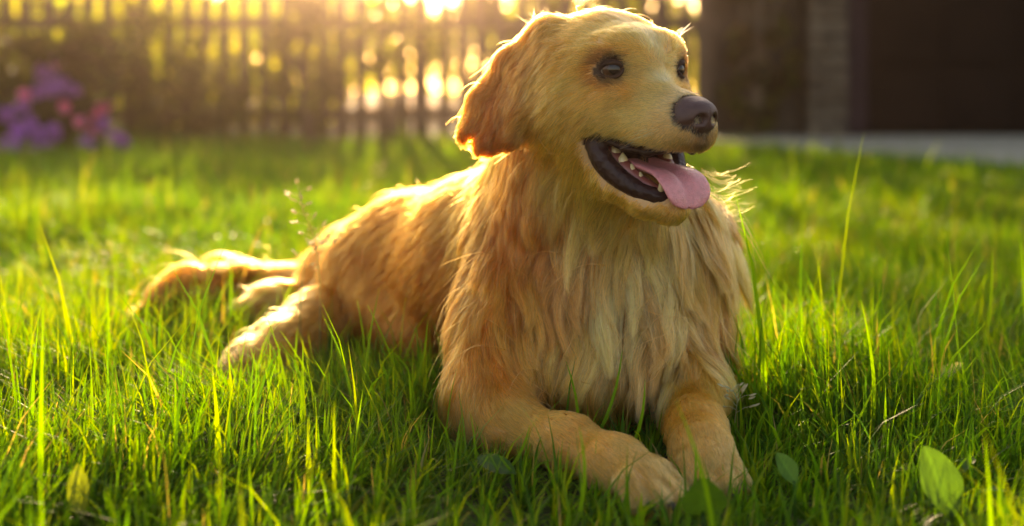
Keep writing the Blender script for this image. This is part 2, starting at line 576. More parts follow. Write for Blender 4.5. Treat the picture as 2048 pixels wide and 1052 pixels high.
dogf = Field()
A = lambda flow, ln, lift, colr, clump, wave, region: dict(flow=np.asarray(flow, float), len=ln, lift=lift, col=colr, clump=clump, wave=wave, region=region)

# --- trunk
spine = [(.115, 1.57, .150), (-.02, 1.71, .150), (-.145, 1.85, .128), (-.245, 1.965, .095)]
dogf.rc(spine[0], spine[1], .125, .125, .05, **A((-.6, .62, -.5), .040, .30, ORANGE, .5, .002, 'coat'))
dogf.rc(spine[1], spine[2], .125, .105, .05, **A((-.55, .55, -.65), .042, .30, ORANGE, .5, .002, 'coat'))
dogf.rc(spine[2], spine[3], .105, .080, .05, **A((-.6, .5, -.6), .042, .30, ORANGE, .5, .002, 'coat'))
dogf.rc(spine[3], (-.34, 2.06, .05), .075, .045, .05, **A((-.7, .3, -.6), .045, .3, ORANGE, .5, .002, 'coat'))
# --- breast
dogf.rc((.148, 1.475, .250), (.132, 1.460, .085), .062, .076, .05, **A((0.02, -.10, -1), .120, .25, CREAM, .95, .006, 'chest'))
dogf.rc((.085, 1.475, .235), (.06, 1.445, .085), .055, .065, .05, **A((0.10, -.10, -1), .110, .25, lin(224, 142, 76), .92, .006, 'chest'))
dogf.rc((.205, 1.505, .215), (.188, 1.475, .09), .055, .052, .05, **A((-.10, -.10, -1), .110, .25, lin(224, 144, 80), .92, .006, 'chest'))
# --- shoulders and upper arms
dogf.rc((.008, 1.515, .205), (-.034, 1.375, .070), .060, .042, .05, **A((-.15, 0, -1), .055, .28, lin(208, 124, 54), .7, .004, 'coat'))
dogf.rc((.225, 1.60, .200), (.208, 1.46, .070), .056, .038, .05, **A((.15, -.05, -1), .055, .30, GOLD, .6, .003, 'coat'))
# --- neck
dogf.rc(H(-.105, 0, -.03), (.055, 1.585, .235), .070, .100, .05, **A((-.35, .25, -.9), .060, .35, GOLD, .6, .004, 'neck'))
dogf.rc(H(-.060, 0, -.105), (.138, 1.485, .225), .056, .068, .05, **A((0, -.12, -1), .095, .28, CREAM, .92, .006, 'neck'))
dogf.rc(W(1080, 285, 1.43), W(1085, 420, 1.45), .026, .040, .035, **A((-.02, -.1, -1), .045, .35, RUST, .6, .004, 'neck'))
# --- near haunch and hind leg
dogf.rc((-.205, 1.850, .114), (-.128, 1.705, .056), .086, .058, .018, **A((-.35, -.1, -.95), .050, .30, ORANGE, .6, .004, 'haunch'))
LEG = lin(218, 154, 84)
dogf.chain([W(720, 640, 1.84), W(640, 650, 1.78), W(555, 700, 1.68), W(505, 735, 1.62)], [.044, .046, .036, .032], .016, **A((-.7, -.6, -.3), .036, .35, LEG, .5, .003, 'hind_leg'))
dogf.rc(W(505, 737, 1.62), W(478, 752, 1.585), .030, .026, .02, **A((-.6, -.7, -.3), .014, .3, LEG, .3, .002, 'hind_leg'))
dogf.chain([W(640, 622, 1.98), W(560, 622, 1.93), W(500, 634, 1.88)], [.040, .031, .022], .03, **A((-.95, -.25, -.15), .070, .4, PALE, .5, .004, 'hind_leg'))
# --- tail
dogf.chain([(-.34, 2.05, .05), W(560, 580, 2.08), W(470, 572, 2.05), W(390, 580, 1.99), W(330, 590, 1.94)], [.042, .026, .024, .020, .012], .03, **A((-.85, -.25, -.45), .085, .45, lin(202, 130, 60), .6, .005, 'tail'))
# --- forelegs
def foreleg(pts, rs, paw_dir, key):
    d = unit(np.array([paw_dir[0], paw_dir[1], 0.0])); sd = np.array([d[1], -d[0], 0])
    dogf.chain(pts, rs, .03, **A(np.append(d[:2], -.15), .016, .22, LEG, .35, .001, 'foreleg'))
    c = np.asarray(pts[-1])
    for k, (o, r, ext) in enumerate(((-.0245, .0110, .022), (-.0088, .0124, .033), (.0088, .0124, .033), (.0245, .0110, .022))):
        a = c + sd * o * .75 + np.array([0, 0, .004]); b = c + sd * o + d * ext + np.array([0, 0, -.012])
        dogf.rc(a, b, .013, r, .0045, **A(np.append(d[:2], -.6), .009, .22, lin(220, 166, 102), .3, .001, 'foreleg'))
    return c, d, sd
pawN = foreleg([(-.036, 1.37, .040), (-.005, 1.325, .038), WZ(1140, 888, .035), WZ(1232, 932, .032), WZ(1286, 960, .029)], [.032, .026, .0220, .0220, .0215], (.6, -.8), 'n')
pawF = foreleg([(.222, 1.47, .045), (.212, 1.39, .048), WZ(1392, 862, .040), WZ(1404, 905, .035), WZ(1415, 932, .029)], [.034, .031, .0250, .0245, .0230], (.16, -1), 'f')

# --- head
for sg in (-1, 1):
    dogf.rc(H(-.050, sg * .024, .004), H(-.020, sg * .018, .004), .047, .038, .035, **A(HV(-1, sg * .15, .12), .014, .24, FACE, .45, .0005, 'face'))
    dogf.ball(H(-.026, sg * .052, .008), .023, .025, **A(HV(-.9, sg * .3, .2), .012, .24, FACE, .45, .0006, 'face'))
    dogf.ball(H(-.008, sg * .030, .016), .017, .02, **A(HV(-.75, sg * .45, .5), .010, .24, FACE, .45, .0006, 'face'))
    dogf.ball(H(-.050, sg * .050, -.042), .040, .03, **A(HV(-.8, sg * .3, -.5), .030, .28, FACE, .5, .001, 'face'))
    dogf.ball(H(-.018, sg * .034, -.054), .033, .03, **A(HV(-.9, sg * .2, -.35), .010, .24, FACE, .45, .0006, 'face'))
    dogf.rc(H(.004, sg * .040, -.030), H(-.048, sg * .062, -.028), .013, .014, .018, **A(HV(-.9, sg * .2, -.3), .012, .2, FACE, .35, .0005, 'face'))
    dogf.rc(H(.006, sg * .020, .024), H(-.012, sg * .044, .022), .011, .010, .014, **A(HV(-.6, sg * .5, .6), .012, .22, lin(224, 168, 96), .35, .0005, 'face'))
    dogf.ball(H(-.044, sg * .058, -.078), .019, .018, **A(HV(-.8, sg * .3, -.6), .020, .25, FACE, .4, .001, 'face'))
    # flews
    dogf.chain([H(-.012, sg * .036, -.062), H(.030, sg * .026, -.068), H(.056, sg * .021, -.068), H(.076, sg * .012, -.068)], [.026, .021, .022, .017], .016, **A(HV(-.8, sg * .2, -.55), .006, .2, lin(218, 164, 96), .15, .0003, 'face'))
    # jaw sides
    dogf.chain([H(-.050, sg * .044, -.090), H(-.012, sg * .036, -.127), H(.025, sg * .022, -.147), H(.046, sg * .008, -.150)], [.022, .013, .011, .011], .015, **A(HV(-.7, sg * .2, -.65), .010, .2, FACE, .3, .001, 'face'))
    # temples down to the ear
    dogf.rc(H(-.075, sg * .056, .012), H(-.085, sg * .055, -.05), .028, .038, .03, **A(HV(-.5, sg * .2, -.85), .036, .3, PALE, .4, .002, 'face'))
dogf.rc(H(-.085, 0, .0), H(-.105, 0, -.025), .062, .068, .03, **A(HV(-1, 0, -.3), .03, .3, GOLD, .4, .002, 'face'))
# muzzle and its bridge
dogf.chain([H(-.006, 0, -.034), H(.030, 0, -.046), H(.078, 0, -.049)], [.030, .022, .019], .025, **A(HV(-1, 0, .1), .006, .18, lin(222, 172, 108), .1, .0003, 'face'))
dogf.rc(H(.078, 0, -.060), H(.080, 0, -.074), .019, .015, .012, **A(HV(-.7, 0, -.7), .005, .2, lin(170, 120, 80), .1, .0003, 'face'))
# throat floor of the jaw
dogf.chain([H(-.05, 0, -.10), H(.0, 0, -.137), H(.044, 0, -.152)], [.038, .020, .013], .02, **A(HV(-.8, 0, -.6), .012, .22, lin(204, 146, 78), .4, .001, 'face'))
# ears
ear_rows = [[(1098, 62, 1.39), (1035, 120, 1.42), (988, 200, 1.43), (968, 252, 1.425)],
            [(1108, 80, 1.385), (1058, 150, 1.40), (1020, 225, 1.41), (1000, 280, 1.41)],
            [(1112, 100, 1.38), (1080, 160, 1.385), (1062, 220, 1.39), (1045, 268, 1.395)]]
for sg in (-1, 1):
    for j, row in enumerate(ear_rows):
        pts = [W(*q) - HS * (.000, .008, .014, .016)[i_] for i_, q in enumerate(row)]
        if sg > 0:
            q = toH(np.array(pts)) * [1, -1, 1]
            pts = [H(*x) for x in q]
        fl = unit(pts[-1] - pts[0])
        dogf.chain(pts, [.015, .0110, .0110, .0120], .016, **A(fl + np.array([-.15 if sg < 0 else .15, 0, -.1]) * (j == 0), (.044, .030, .022)[j], .26, (lin(196, 116, 44), lin(178, 90, 30), lin(170, 82, 28))[j], .8, .006, 'ear' if sg < 0 else 'far_ear'))

# eyes sit in shallow sockets
EYE_R = .0146
def eye_dir(sg):
    return HV(.80, sg * .58, .02)
def orbits(P):
    return np.minimum(*[Field.dist(P, H(.036, sg * .050, .004), H(.050, sg * .032, -.012), .026, .018) for sg in (-1, 1)])
dogf.cuts.append((orbits, .016))
_o = np.array([0, 0, CH]); _d = unit(W(1222, 139, 1.0) - _o)
_t = 1.15
for _ in range(60):
    _t += float(dogf((_o + _d * _t)[None])[0]) * .8
_e = toH(_o + _d * _t)
EYES = [H(*_e) - eye_dir(-1) * .0128, H(*(_e * [1, -1, 1])) - eye_dir(1) * .0128]
def sockets(P):
    return np.minimum(*[np.linalg.norm(P - (e + eye_dir(sg) * .004), axis=1) - EYE_R * .92 for e, sg in zip(EYES, (-1, 1))])
dogf.cuts.append((sockets, .004))
# open mouth
def mouth(P):
    q = toH(P) * np.array([1, .12, 1])
    return Field.dist(q, np.array([-.010, 0, -.084]), np.array([.095, 0, -.121]), .0115, .0265)
dogf.cuts.append((mouth, .005))

def build_mesh(fn, lo, hi, h, name):
    V, F = polygonize(fn, lo, hi, h)
    return V, F

HS_ = .0034 if not QUICK else .005
V, Fq = build_mesh(dogf, (-.66, 1.02, -.045), (.40, 2.20, .53), HS_, 'body')
keep_bottom = V[:, 2] > -.05
at, ats = dogf.attrs(V, ['col'], .02)
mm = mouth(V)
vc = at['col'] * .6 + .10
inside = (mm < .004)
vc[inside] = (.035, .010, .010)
nosedark = 0
eye_d = np.min([np.linalg.norm(V - e, axis=1) for e in EYES], axis=0)
vc[eye_d < .0245] = (.03, .015, .010)

m, n, l, p, out = new_mat('dog_skin')
a_ = n.new('ShaderNodeAttribute'); a_.attribute_name = 'tint'
l.new(a_.outputs['Color'], p.inputs['Base Color'])
p.inputs['Roughness'].default_value = .6
p.inputs['Specular IOR Level'].default_value = .25
M['skin'] = m

def plain(name, c, rough, spec=.5, coat=0, sss=0, bump=None):
    m, n, l, p, out = new_mat(name)
    p.inputs['Base Color'].default_value = (*c, 1)
    p.inputs['Roughness'].default_value = rough
    p.inputs['Specular IOR Level'].default_value = spec
    p.inputs['Coat Weight'].default_value = coat
    p.inputs['Coat Roughness'].default_value = .08
    if sss:
        p.inputs['Subsurface Weight'].default_value = sss
        p.inputs['Subsurface Radius'].default_value = (.006, .002, .0015)
        p.inputs['Subsurface Scale'].default_value = 1.0
    if bump:
        tc = n.new('ShaderNodeTexCoord')
        v = n.new('ShaderNodeTexVoronoi'); v.inputs['Scale'].default_value = bump[0]
        l.new(tc.outputs['Object'], v.inputs['Vector'])
        b = n.new('ShaderNodeBump'); b.inputs['Strength'].default_value = bump[1]; b.inputs['Distance'].default_value = .001
        l.new(v.outputs['Distance'], b.inputs['Height'])
        l.new(b.outputs[0], p.inputs['Normal'])
        nz = n.new('ShaderNodeTexNoise'); nz.inputs['Scale'].default_value = bump[0] * .25
        l.new(tc.outputs['Object'], nz.inputs['Vector'])
        mx = n.new('ShaderNodeMix'); mx.data_type = 'RGBA'
        l.new(nz.outputs['Fac'], mx.inputs['Factor'])
        mx.inputs['A'].default_value = (*[x * .7 for x in c], 1)
        mx.inputs['B'].default_value = (*[min(1, x * 1.3) for x in c], 1)
        l.new(mx.outputs['Result'], p.inputs['Base Color'])
    return m
M['nose'] = plain('nose_leather', (.062, .026, .022), .40, .35, .06, 0, (800, .5))
M['lip'] = plain('lip_skin', (.026, .010, .009), .42, .2, .05, 0, (170, 1.0))
M['tongue'] = plain('tongue_skin', (.60, .21, .23), .38, .5, .3, .25, (700, .7))
M['tooth'] = plain('tooth_enamel', (.58, .45, .24), .35, .5, .2, .1)
M['claw'] = plain('claw_horn', (.06, .04, .028), .6, .2)
M['gum'] = plain('gum', (.20, .05, .04), .4, .5, .2, .1)

dog = thing('dog', 'golden retriever lying in the grass, mouth open and tongue out', 'dog', (0, 0, 0))

def spline(P, n):
    P = np.asarray(P, float)
    t = np.linspace(0, len(P) - 1, n)
    out = []
    for x in t:
        i = min(int(x), len(P) - 2); f = x - i
        p0, p1, p2, p3 = P[max(i - 1, 0)], P[i], P[i + 1], P[min(i + 2, len(P) - 1)]
        out.append(.5 * (2 * p1 + (p2 - p0) * f + (2 * p0 - 5 * p1 + 4 * p2 - p3) * f * f + (3 * p1 - p0 - 3 * p2 + p3) * f ** 3))
    return np.array(out)

# nose
nf = Field()
nf.rc(H(.084, 0, -.049), H(.092, 0, -.051), .0175, .0165, .01)
for sg in (-1, 1):
    nf.rc(H(.082, sg * .010, -.047), H(.091, sg * .008, -.050), .0135, .0125, .01)
    nf.ball(H(.086, sg * .017, -.055), .0098, .008)
    nf.ball(H(.096, sg * .006, -.060), .0075, .006)
nf.rc(H(.094, 0, -.060), H(.088, 0, -.074), .0075, .0055, .008)
def nostrils(P):
    d = []
    for sg in (-1, 1):
        d.append(Field.dist(P, H(.108, sg * .0088, -.0545), H(.1005, sg * .0098, -.0545), .0056, .0044))
        d.append(Field.dist(P, H(.105, sg * .0115, -.0575), H(.094, sg * .027, -.0620), .0026, .0014))
    d.append(Field.dist(P, H(.111, 0, -.048), H(.106, 0, -.074), .0012, .0012))
    return np.min(d, axis=0)
nf.cuts.append((nostrils, .004))
vc[nf(V) < .004] = (.03, .014, .012)
body = add('body', mesh_data('body', V, Fq, True, vc), M['skin'], dog)
c = H(.088, 0, -.055)
Vn, Fn = polygonize(nf, c - .042, c + .042, .0012)
add('nose', mesh_data('nose', Vn, Fn), M['nose'], dog)

# lower lip, dark fold from the mouth corner to the chin
lf = Field()
lipc = [(-.020, .057, -.077), (-.015, .055, -.093), (-.006, .050, -.110), (.008, .041, -.124), (.026, .030, -.136), (.044, .016, -.143), (.052, 0, -.145)]
lipr = [.0055, .0078, .0086, .0080, .0068, .0056, .0052]
_c = spline(np.c_[np.array(lipc) + np.array([0, 0, .003]), lipr], 28)
lipc, lipr = _c[:, :3], _c[:, 3]
for sg in (-1, 1):
    lf.chain([H(f, s * sg, u) for f, s, u in lipc], lipr, .008)
for sg in (-1, 1):
    lf.chain([H(-.020, sg * .056, -.074), H(-.006, sg * .050, -.079), H(.015, sg * .040, -.0875), H(.045, sg * .031, -.0915), H(.070, sg * .018, -.088)], [.006, .0042, .0036, .0036, .0034], .006)
lf_raw = lf
lip_fn = lambda P: lf_raw(P) + (vnoise(P, 260, 5, 2) - .5) * .0018
c = H(.0, 0, -.11)
Vl, Fl = polygonize(lip_fn, c - np.array([.085, .085, .055]), c + np.array([.085, .085, .055]), .0017)
add('lower_lip', mesh_data('lower_lip', Vl, Fl), M['lip'], dog)

# gums and tongue
gf = Field()
for sg in (-1, 1):
    gf.chain([H(-.016, sg * .036, -.094), H(.004, sg * .030, -.112), H(.030, sg * .020, -.129), H(.047, sg * .009, -.136)], [.009, .0085, .0065, .005], .006)
Vl, Fl = polygonize(gf, c - np.array([.085, .085, .055]), c + np.array([.085, .085, .055]), .0022)
add('gum', mesh_data('gum', Vl, Fl), M['gum'], dog)

cl = spline([(-.03, 0, -.100, .020), (0, 0, -.108, .024), (.026, .002, -.113, .028), (.047, .004, -.1175, .0325), (.060, .005, -.126, .0335), (.0665, .005, -.138, .0305), (.0680, .005, -.1465, .0230), (.0680, .005, -.1505, .013), (.0678, .005, -.152, .003)], 34)
tv = []
nx = 20
T = unit(np.gradient(cl[:, :3], axis=0))
for i, (f, s, u, w) in enumerate(cl):
    nrm = np.array([-T[i, 2], 0, T[i, 0]])
    ang = np.arange(nx) * 2 * np.pi / nx
    cx = np.cos(ang); sx = np.sin(ang)
    th = .0060 * min(1, (len(cl) - i) / 7 + .25)
    wob = .0012 * np.sin(i * .7)
    groove = -.0052 * np.exp(-(cx * w / .0035) ** 2) * (sx > 0)
    lift = .0035 * (np.abs(cx) ** 2)
    off = sx * th + groove + lift
    pts = np.array([f, s, u]) + np.outer(off, nrm) + np.outer(cx * w + wob * .3, [0, 1, 0])
    tv.append(pts)
tv = HO + np.concatenate(tv) @ HB
tf = [[i * nx + k, (i + 1) * nx + k, (i + 1) * nx + (k + 1) % nx, i * nx + (k + 1) % nx] for i in range(len(cl) - 1) for k in range(nx)]
add('tongue', mesh_data('tongue', tv, [np.array(tf), np.array([list(range(nx)), list(range((len(cl) - 1) * nx, len(cl) * nx))[::-1]])]), M['tongue'], dog)

# teeth along the lower jaw and the canines
def tooth(base, tip, r):
    b = H(*base); t = H(*tip)
    k = np.linspace(0, 1, 6)
    P_ = b + np.outer(k, t - b) + np.outer(np.sin(k * np.pi) * .08, HF) * np.linalg.norm(t - b)
    Vt, Ft = tube_arrays(P_, r * np.array([1, 1.05, .92, .7, .4, .12]), 10)
    add('tooth', mesh_data('tooth', Vt, Ft), M['tooth'], dog)
for sg in (-1, 1):
    for (f, s, u, h_, r) in ((-.010, .034, -.096, .011, .0062), (.001, .032, -.106, .011, .0060), (.0115, .028, -.116, .0095, .0052), (.022, .024, -.1235, .0085, .0044), (.031, .020, -.1290, .007, .0038)):
        tooth((f, s * sg, u), (f + .001, s * sg, u + h_ * 1.12), r * 1.08)
    tooth((.046, .015 * sg, -.136), (.051, .019 * sg, -.120 if sg < 0 else -.112), .0036)
    for k in range(3):
        tooth((.052, (.003 + k * .0042) * sg, -.137), (.054, (.003 + k * .0042) * sg, -.130), .0022)

# eyes
m, n, l, p, out = new_mat('eyeball')
tc = n.new('ShaderNodeTexCoord')
sep = n.new('ShaderNodeSeparateXYZ')
l.new(tc.outputs['Object'], sep.inputs[0])
cr = n.new('ShaderNodeValToRGB')
mr = n.new('ShaderNodeMapRange')
mr.inputs['From Min'].default_value = 0; mr.inputs['From Max'].default_value = EYE_R
l.new(sep.outputs['Z'], mr.inputs[0])
l.new(mr.outputs[0], cr.inputs[0])
e = cr.color_ramp.elements
e[0].position = .0; e[0].color = (.30, .24, .2, 1)
e[1].position = 1; e[1].color = (.002, .002, .002, 1)
for pos, cc in ((.50, (.20, .16, .13)), (.56, (.02, .010, .006)), (.62, (.060, .022, .009)), (.86, (.04, .014, .006)), (.90, (.002, .002, .002))):
    q = e.new(pos); q.color = (*cc, 1)
l.new(cr.outputs[0], p.inputs['Base Color'])
p.inputs['Roughness'].default_value = .04
p.inputs['Coat Weight'].default_value = 0.0
p.inputs['Specular IOR Level'].default_value = .35
p.inputs['Coat Roughness'].default_value = .02
M['eye'] = m
M['lid'] = plain('eyelid_skin', (.026, .011, .008), .6, .12)
for c_, sg in zip(EYES, (-1, 1)):
    ns, nr = 24, 16
    vv = [[0, 0, EYE_R]]
    for i in range(1, nr):
        a = math.pi * i / nr
        for k in range(ns):
            b = 2 * math.pi * k / ns
            vv.append([EYE_R * math.sin(a) * math.cos(b), EYE_R * math.sin(a) * math.sin(b), EYE_R * math.cos(a)])
    vv.append([0, 0, -EYE_R])
    q4 = [[1 + i * ns + k, 1 + (i + 1) * ns + k, 1 + (i + 1) * ns + (k + 1) % ns, 1 + i * ns + (k + 1) % ns] for i in range(nr - 2) for k in range(ns)]
    t3 = [[0, 1 + k, 1 + (k + 1) % ns] for k in range(ns)] + [[len(vv) - 1, 1 + (nr - 2) * ns + (k + 1) % ns, 1 + (nr - 2) * ns + k] for k in range(ns)]
    eo = add('eye', mesh_data('eye', np.array(vv), [np.array(q4), np.array(t3)]), M['eye'], dog)
    gaze = HV(.93, sg * .36, .08)
    eo.rotation_euler = Vector(gaze).to_track_quat('Z', 'Y').to_euler()
    ctr = c_ + eye_dir(sg) * .0035
    eo.location = ctr
    # lids: a shell over the ball with an almond opening, thicker at its rim
    d0 = eye_dir(sg)
    rt = unit(np.cross(np.array([0, 0, 1.0]), d0)); up = np.cross(d0, rt)
    nth, rings = 48, [(1.00, .99), (1.00, 1.08), (1.12, 1.18), (1.38, 1.20), (1.85, 1.12), (2.4, 1.0)]
    lv = []
    for mul, rd in rings:
        for t in np.linspace(0, 2 * np.pi, nth, endpoint=False):
            cx_, sy_ = math.cos(t), math.sin(t)
            ex = 1.22 * cx_
            ey = (.44 if sy_ > 0 else .46) * sy_ * (1 - .35 * abs(cx_) ** 3)
            sl = -.16 * cx_ * (1 if sg > 0 else -1) - .05
            grow_ = mul - 1
            x_ = ex + cx_ * grow_ * .75; y_ = ey + sl + sy_ * grow_ * .75
            lv.append(ctr + unit(d0 + rt * x_ + up * y_) * EYE_R * rd)
    lq = [[r * nth + k, r * nth + (k + 1) % nth, (r + 1) * nth + (k + 1) % nth, (r + 1) * nth + k] for r in range(len(rings) - 1) for k in range(nth)]
    add('eyelid', mesh_data('eyelid', np.array(lv), np.array(lq)), M['lid'], dog)

# claws
for c_, d, sd in (pawN, pawF):
    for o, ext in ((-.0245, .022), (-.0088, .033), (.0088, .033), (.0245, .022)):
        a = c_ + sd * o + d * (ext + .010) + np.array([0, 0, -.010])
        Vt, Ft = tube_arrays([a, a + d * .006 + [0, 0, .001], a + d * .012 + [0, 0, -.004]], [.0042, .0034, .0008], 8)
        add('claw', mesh_data('claw', Vt, Ft), M['claw'], dog)

# ------------------------------------------------------------------ fur
def fur_mat():
    m, n, l, p, out = new_mat('fur')
    n.remove(p)
    h = n.new('ShaderNodeBsdfHairPrincipled')
    h.model = 'CHIANG'
    h.parametrization = 'COLOR'
    a = n.new('ShaderNodeAttribute'); a.attribute_name = 'tint'
    l.new(a.outputs['Color'], h.inputs['Color'])
    h.inputs['Roughness'].default_value = .26
    h.inputs['Radial Roughness'].default_value = .45
    h.inputs['Coat'].default_value = 0
    h.inputs['IOR'].default_value = 1.42
    h.inputs['Offset'].default_value = math.radians(2)
    l.new(h.outputs[0], out.inputs['Surface'])
    return m
M['fur'] = fur_mat()

def grow(roots, nsteps, lenmul, wild=0.0):
    """guide strands combed over the field"""
    a, ats = dogf.attrs(roots, ['flow', 'len', 'lift', 'col', 'clump', 'wave'], .018)
    N = len(roots)
    L = a['len'][:, 0] * lenmul
    lo_ = np.clip((a['len'] - .04) / .03, 0, 1)
    flow = unit(a['flow'] + rng.normal(0, 1, (N, 3)) * (.10 - .07 * lo_ + wild))
    # slow drift of the comb direction gives locks
    for k in range(3):
        flow[:, k] += (vnoise(roots, 17, 3 + k) - .5) * .6
    lift = a['lift'][:, 0] * (.7 + .6 * rng.random(N)) + wild * rng.random(N) + lo_[:, 0] * (vnoise(roots, 34, 12) - .42) * 1.1
    p = roots.copy()
    pts = [p - dogf.grad(p) * .0015]
    wax = unit(rng.normal(0, 1, (N, 3)))
    ph = vnoise(roots, 30, 9) * 12
    step = L / nsteps
    for j in range(1, nsteps + 1):
        g = dogf.grad(p)
        t = flow - (flow * g).sum(1, keepdims=True) * g
        t = unit(t)
        s = j / nsteps
        lf_ = (lift * (1.1 - .8 * s))[:, None]
        d = unit(t * np.cos(lf_) + g * np.sin(lf_) + np.array([0, 0, -1]) * (.35 * s * np.minimum(1, L / .06))[:, None])
        side = unit(np.cross(d, g))
        d = d + side * (a['wave'][:, :1] * 75 * np.sin(ph + s * 5.5)[:, None]) 
        p = p + unit(d) * step[:, None]
        hd = dogf(p)
        mn = np.minimum(.0012 + .10 * s * L, .012)
        push = np.maximum(mn - hd, 0)
        p = p + g * push[:, None]
        p[:, 2] = np.maximum(p[:, 2], .006)
        pts.append(p)
    return np.stack(pts, 1), a, np.array([x['region'] for x in ats], dtype=object)[a['dom']], L

def sample_surface(Vv, Ff, dens, n):
    """n random points on quads, chosen by area times density"""
    a, b, c_, d = (Vv[Ff[:, k]] for k in range(4))
    ar = .5 * np.linalg.norm(np.cross(c_ - a, d - b), axis=1) * dens[Ff].mean(1)
    idx = rng.choice(len(Ff), n, p=ar / ar.sum())
    u, v = rng.random((2, n, 1))
    return (a[idx] * (1 - u) + b[idx] * u) * (1 - v) + (d[idx] * (1 - u) + c_[idx] * u) * v

if True:
    at2, _ = dogf.attrs(V, ['len'])
    Ln = at2['len'][:, 0]
    nrm = dogf.grad(V)
    tocam = unit(np.array([0, 0, CH]) - V)
    facing = (nrm * tocam).sum(1)
    dens = np.clip(.010 / Ln, .20, 1.6) * np.where(facing < -.35, .35, 1.0) * np.where(facing < -.75, .5, 1.0)
    dens *= (mm > .006) * (eye_d > .0222) * (nf(V) > .0015) * (lf(V) > .004) * (V[:, 2] > .004)
    NG = 29000 if not QUICK else 8000
    R = sample_surface(V, Fq, dens, NG)
    # drop back onto the exact surface
    for _ in range(2):
        R = R - dogf.grad(R) * dogf(R)[:, None]
    NS = 8
    G, ga, reg, L = grow(R, NS, .75 + .5 * rng.random(NG))
    # locks: guides drawn together towards a few leading strands
    shade_g = np.ones(NG)
    longish = np.clip((ga['len'][:, 0] - .045) / .03, 0, 1)
    pick_s = np.where(longish < .5)[0]; pick_l = np.where(longish >= .3)[0]
    for pool, cnt, pw, amt, rmax in ((pick_s, 2200, 1.1, .8, .03), (pick_l, 420, .85, 1.0, .055)):
        cnt = min(cnt, len(pool))
        lead = rng.choice(pool, cnt, replace=False)
        near_ = np.empty(NG, int); nd_ = np.empty(NG)
        for i in range(0, NG, 4000):
            dd = ((R[i:i + 4000, None, :] - R[lead][None]) ** 2).sum(-1)
            near_[i:i + 4000] = dd.argmin(1); nd_[i:i + 4000] = np.sqrt(dd.min(1))
        tk = (np.arange(NS + 1) / NS) ** pw
        if pool is pick_s:
            st = ga['clump'][:, 0] ** 2 * amt * np.clip((ga['len'][:, 0] - .02) / .03, 0, 1) * (1 - longish) * (nd_ < rmax)
        else:
            st = amt * longish * (nd_ < rmax) * (.72 + .2 * rng.random(NG))
        tgt = G[lead[near_]]
        sim = np.linalg.norm(tgt[:, -1] - G[:, -1], axis=1) < .12
        lockshade = (.52 + .92 * rng.random(cnt))[near_]
        shade_g = shade_g * (1 + (lockshade - 1) * np.clip(st, 0, .6))
        G = G + (tgt - G) * (st * sim)[:, None, None] * tk[None, :, None]
    gn = dogf.grad(R)
    K = 15
    # children of each guide
    gi = np.repeat(np.arange(NG), K)
    n_ = len(gi)
    Lc = L[gi] * (.72 + .45 * rng.random(n_))
    spread = np.clip(.0034 + L[gi] * .075, .0038, .0085)
    tx = unit(np.cross(gn, np.array([.3, .7, .64]))); ty = np.cross(gn, tx)
    ang = rng.random(n_) * 6.283; rr = np.sqrt(rng.random(n_)) * spread * 1.25
    off = tx[gi] * (rr * np.cos(ang))[:, None] + ty[gi] * (rr * np.sin(ang))[:, None]
    t = np.linspace(0, 1, NS + 1)
    # relative length by sampling the guide at scaled parameter
    sc_len = np.clip(Lc / L[gi], 0, 1.0)
    clump = np.clip(ga['clump'][gi, 0] * (.7 + .5 * rng.random(n_)), 0, .95)
    tt = t[None, :] * sc_len[:, None] * NS
    i0 = np.minimum(tt.astype(int), NS - 1); fr = (tt - i0)[..., None]
    base = G[gi[:, None], i0] * (1 - fr) + G[gi[:, None], i0 + 1] * fr
    fall = 1 - clump[:, None] * (t[None, :] ** .8)
    fr1 = rng.normal(0, 1, (n_, 1, 3)) * (L[gi] * np.where(L[gi] > .055, .013, .030))[:, None, None] * (t ** 1.3)[None, :, None]
    fr2 = rng.normal(0, 1, (n_, 1, 3)) * (L[gi] * .012)[:, None, None] * np.sin(t * 7 + 1)[None, :, None] * t[None, :, None]
    PTS = base + off[:, None, :] * fall[..., None] + fr1 + fr2
    # stray hairs that catch the light
    NW = 1500 if not QUICK else 1200
    dw = dens * (Ln > .024) * np.where(facing < -.5, .4, 1)
    RW = sample_surface(V, Fq, dw, NW)
    GW, wa, regw, LW = grow(RW, NS, .8 + .7 * rng.random(NW), .45)
    okw = (regw != 'far_ear') & ~((GW[:, -1, 0] > .235) & (GW[:, -1, 2] > .24))      # the loose wisps there are laid by hand
    GW, regw, LW = GW[okw], regw[okw], LW[okw]
    wa = {k_: v_[okw] for k_, v_ in wa.items()}
    CC = ga['col'][gi] * (.66 + .68 * rng.random((n_, 1))) * (1 + (rng.random(NG) - .5) * np.clip(L / .08, .20, .4))[gi][:, None]
    # darker undertone in drifting patches, warm saddle
    pat = vnoise(R, 14, 21)[gi][:, None]
    CC = CC * (.80 + .40 * pat) * shade_g[gi][:, None]
    PTS = np.concatenate([PTS, GW]); CC = np.concatenate([CC, wa['col'] * 1.05])
    REG = np.concatenate([reg[gi], regw])
    LL = np.concatenate([Lc, LW])
    # loose wisps, brow tufts and whiskers
    ex_p, ex_c, ex_r, ex_l = [], [], [], []
    def wisp(a, b, sag, colr, regn, rad_l):
        k = t[:, None]
        mid = (a + b) / 2 + sag
        ex_p.append(a * (1 - k) ** 2 + 2 * mid * k * (1 - k) + b * k ** 2)
        ex_c.append(colr); ex_r.append(regn); ex_l.append(rad_l)
